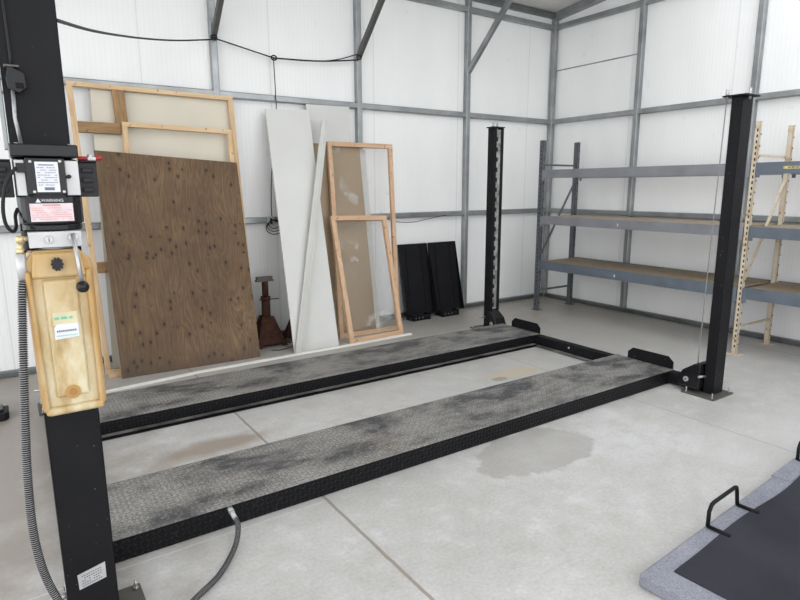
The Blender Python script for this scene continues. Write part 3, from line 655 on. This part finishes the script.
# jack stands
def jack_stand(x, y):
    t = thing('jack_stand', (x, y, 0), 'x', 'jack stand', 'rusty jack stands')
    m = mb('rust'); a, b, h = .135, .04, .30
    for sx, sy in ((-1, -1), (1, -1), (1, 1), (-1, 1)):      # four splayed angle-iron legs
        m.hexa([(x+sx*a-.025, y+sy*a-.01, 0), (x+sx*a+.025, y+sy*a-.01, 0), (x+sx*a+.025, y+sy*a+.01, 0), (x+sx*a-.025, y+sy*a+.01, 0),
                (x+sx*b-.02, y+sy*b-.01, h), (x+sx*b+.02, y+sy*b-.01, h), (x+sx*b+.02, y+sy*b+.01, h), (x+sx*b-.02, y+sy*b+.01, h)])
    for s in (-1, 1):                                        # triangular web plates between the legs
        m.hexa([(x-a, y+s*a-.003, .03), (x+a, y+s*a-.003, .03), (x+a, y+s*a+.003, .03), (x-a, y+s*a+.003, .03), (x-b, y+s*b-.003, h), (x+b, y+s*b-.003, h), (x+b, y+s*b+.003, h), (x-b, y+s*b+.003, h)])
        m.hexa([(x+s*a-.003, y-a, .03), (x+s*a+.003, y-a, .03), (x+s*a+.003, y+a, .03), (x+s*a-.003, y+a, .03), (x+s*b-.003, y-b, h), (x+s*b+.003, y-b, h), (x+s*b+.003, y+b, h), (x+s*b-.003, y+b, h)])
    m.obj('base', t, bevel=.002)
    mb('rust').tube([(x, y, .22), (x, y, .50)], .043, 16).tube([(x, y, .46), (x, y, .50)], .050, 16).obj('sleeve', t)
    mb('rust').tube([(x, y, .50), (x, y, .66)], .032, 14).obj('post', t)
    mb('steel_dark').box(x-.095, x+.085, y-.03, y+.03, .655, .672).box(x-.085, x+.075, y-.028, y+.028, .672, .702).obj('saddle', t, bevel=.003)
    mb('steel_dark').tube([(x-.07, y-.01, .475), (x+.12, y-.06, .475)], .006, 8).obj('locking_pin', t)
    return t
j1 = jack_stand(2.115, 5.56); j1['label'] = 'rusty brown jack stand on the floor between the plywood sheet and the wide white board'
dup(j1, (2.50, 5.60, 0), .6, 'second rusty jack stand, mostly hidden behind the left edge of the wide white board')
mb_ = mb('steel_dark').tube(smooth_path([(2.05, 5.30, .006), (2.15, 5.27, .006), (2.28, 5.33, .006), (2.36, 5.42, .006), (2.30, 5.50, .006)]), .005, 8)
tag(mb_.obj('loose_cord', loc=(2.2, 5.3, 0)), 'dark loose cord on the floor at the foot of the jack stand', 'cord')

# ------------------------------------------------------------------ pallet rack along the right wall
rack = thing('pallet_rack', (5.95, 3.0, 0), 'steel pallet rack with particle board shelves along the right wall', 'shelving')
XF, XB = 5.66, 6.30
def frame(y, k, kb):
    for xi, x in enumerate((XF, XB)):
        m = mb(k); wd = .060 if k == 'upright' else .044; dx = .018 if k == 'upright' else .004
        # open channel post with slots
        m.box(x-.03, x-.026, y-wd/2, y+wd/2, 0.006, 2.14); m.box(x-.03, x+dx, y-wd/2, y-wd/2+.004, .006, 2.14); m.box(x-.03, x+dx, y+wd/2-.004, y+wd/2, .006, 2.14)
        m.box(x-.045, x+.05, y-.055, y+.055, 0, .006)
        m.mat('hole')
        if xi == 0:
            for q in range(40):
                z = .07+q*.0508
                m.box(x-.0315, x-.0295, y-.011, y+.001, z, z+.026)
        for q in range(20):
            z = .09+q*.1016; m.box(x-.01, x+.008, y-wd/2-.001, y-wd/2+.001, z, z+.016)
        m.obj('upright', rack, loc=(x, y, 0), bevel=.0015)
    for z in (.26, 1.845): mb(kb).bar((XF+.03, y, z), (XB-.03, y, z), .022, .022).obj('horizontal_brace', rack)
    for z0_, z1_ in ((.72, 1.62),): mb(kb).bar((XF+.03, y, z0_), (XB-.03, y, z1_), .020, .018).obj('diagonal_brace', rack)
frame(5.19, 'upright', 'upright'); frame(2.668, 'beige', 'beige'); frame(.06, 'beige', 'beige')
for (y0, y1, cols) in ((2.70, 5.155, ('rack', 'rack', 'upright_b')), (.105, 2.635, ('rack_blue',)*3)):
    for i, (z0, z1) in enumerate(((1.682, 1.782), (1.115, 1.215), (.545, .650))):
        k = cols[i] if cols[i] != 'upright_b' else 'rack_blue'
        for x in (XF, XB):
            s = -1 if x == XF else 1
            m = mb(k).box(x-.030-.004 if s < 0 else x-.01, x+.012 if s < 0 else x+.034, y0, y1, z0, z1)
            for yy in (y0, y1):
                e = 1 if yy == y0 else -1; cw = .006
                m.box(x-.0365 if s < 0 else x+.034, x-.030 if s < 0 else x+.037, yy-cw if e > 0 else yy-.03, yy+.03 if e > 0 else yy+cw, z0-.03, z1+.0)
            if s < 0 and y0 < 1 and i == 0:
                m.mat('yellow').box(x-.0352, x-.0342, 2.05, 2.42, z0+.040, z0+.062).mat('ink'); yy = 2.12
                for q in range(9): m.box(x-.0356, x-.0350, yy, yy+.022, z0+.045, z0+.057); yy += .03
            if s < 0 and y0 > 1 and i > 0: m.mat('white_lbl').box(x-.0356, x-.0342, 4.02, 4.035, z0+.03, z0+.06)
            m.obj('beam', rack, bevel=.002)
        if not (y0 > 1 and i == 0) and not (y0 < 1 and i == 0):
            mb('chip').box(XF+.013, XB-.011, y0+.01, y1-.01, z1-.022, z1-.004).obj('shelf_board', rack)

# ------------------------------------------------------------------ cables on the back wall
m = mb('rubber').tube(smooth_path([(.19, 2.215, 2.095), (.418, 3.1, 2.275), (.698, 4.0, 2.469), (1.039, 4.8, 2.65), (1.396, 5.35, 2.792), (1.79, 5.765, 2.931)]), .0065, 8)
m.tube([(1.80, 5.765, 2.95), (2.38, 5.78, 2.845), (2.42, 5.78, 2.84)], .0065, 8)
m.tube(smooth_path([(2.40, 5.78, 2.84), (2.8, 5.775, 2.855), (3.10, 5.77, 2.90), (3.36, 5.765, 2.985)]), .0055, 8)
m.tube(smooth_path([(2.40, 5.78, 2.84), (2.9, 5.775, 2.865), (3.36, 5.765, 2.925)]), .0075, 8)
for c in ((1.81, 5.765, 2.95), (2.40, 5.78, 2.84), (3.365, 5.765, 2.95)):
    m.tube([(c[0]+.028*math.cos(a), c[1]-.012, c[2]+.022*math.sin(a)) for a in [2*PI*k/14 for k in range(15)]], .007, 6)
m.tube(smooth_path([(2.40, 5.78, 2.84), (2.405, 5.778, 2.5), (2.40, 5.776, 2.3), (2.33, 5.79, 1.7), (2.315, 5.79, 1.45), (2.31, 5.785, 1.29)]), .005, 8)
tag(m.obj('power_cable', loc=(2.4, 5.78, 0)), 'black cable strung from the near post along the back wall between the dark braces', 'cable')
t = thing('outlet_box', (2.33, 5.775, 1.20), 'small metal outlet box with coiled cable on the wall rail beside the white boards', 'outlet')
mb('alu').box(2.255, 2.32, 5.745, 5.786, 1.195, 1.285).mat('black_pl').box(2.275, 2.30, 5.741, 5.746, 1.245, 1.270).box(2.275, 2.30, 5.741, 5.746, 1.210, 1.235).obj('box', t, bevel=.003)
m = mb('rubber')
for rx, rz_, dz in ((.09, .07, -.045), (.06, .045, -.01), (.075, .055, -.03)): m.tube([(2.315+rx*math.cos(a), 5.735, 1.22+dz+rz_*math.sin(a)) for a in [2*PI*k/24 for k in range(25)]], .0045, 6)
m.obj('coiled_cable', t)
m = mb('rubber').tube(smooth_path([(3.70, 5.784, 1.225), (3.88, 5.782, 1.175), (4.10, 5.782, 1.165), (4.35, 5.783, 1.20), (4.62, 5.784, 1.235)]), .0035, 8)
tag(m.obj('hanging_wire', loc=(4.1, 5.78, 1.17)), 'thin black wire drooping under the lower wall rail above the black ramps', 'wire')

# ------------------------------------------------------------------ carpet-edged platform lower right
pt = thing('carpeted_platform', (1.955, 1.195, 0), 'low platform with grey felt edges and black rubber top on the concrete', 'platform')
ca = math.radians(3.6)
m = mb('felt').box(0, 2.6, -1.6, 0, 0, .056); o = m.obj('padded_edge', bevel=.012, seg=3); o.parent = pt; o.location = (0, 0, 0)
o = mb('felt').box(1.30, 2.6, -.088, .003, .050, .0635).obj('felt_strip', bevel=.004); o.parent = pt
edge = [(.118, -1.55), (.118, -.082)] + [(.118+i*.05, -.086-.006*math.sin(i*.38)+.010*math.sin(i*.17+.6)) for i in range(1, 48)] + [(2.5, -1.55)]
o = mb('mat').prism([(x, y, .055) for x, y in edge], (0, 0, .006)).obj('rubber_mat'); o.parent = pt
for x in (.54, 1.60):
    r = .0090
    m = mb('black').tube([(x, -.115, .064), (x, -.02, .064)], r, 10)
    m.tube([(x, -.02, .064), (x, -.018, .064), (x+.01, -.014, .13), (x+.035, -.012, .156), (x+.06, -.012, .160), (x+.27, -.012, .162), (x+.285, -.012, .158), (x+.29, -.014, .14), (x+.300, -.018, .064)], r, 10)
    m.tube([(x+.300, -.02, .064), (x+.300, -.115, .064)], r, 10)
    o = m.obj('handle'); o.parent = pt
pt.rotation_euler = (0, 0, ca)

# ------------------------------------------------------------------ light
w = bpy.data.worlds.new('world'); scene.world = w; w.use_nodes = True
bg = w.node_tree.nodes['Background']; bg.inputs[0].default_value = (0.965, 0.982, 1.0, 1); bg.inputs[1].default_value = 2.7
def area(name, loc, rot, sx, sy, e, col):
    l = bpy.data.lights.new(name, 'AREA'); l.shape = 'RECTANGLE'; l.size = sx; l.size_y = sy; l.energy = e; l.color = col
    o = bpy.data.objects.new(name, l); COL.objects.link(o); o.location = loc; o.rotation_euler = rot; return o
scene.view_settings.view_transform = 'Standard'; scene.view_settings.look = 'None'; scene.view_settings.gamma = 1
scene.view_settings.use_curve_mapping = False; scene.view_settings.exposure = 0.0
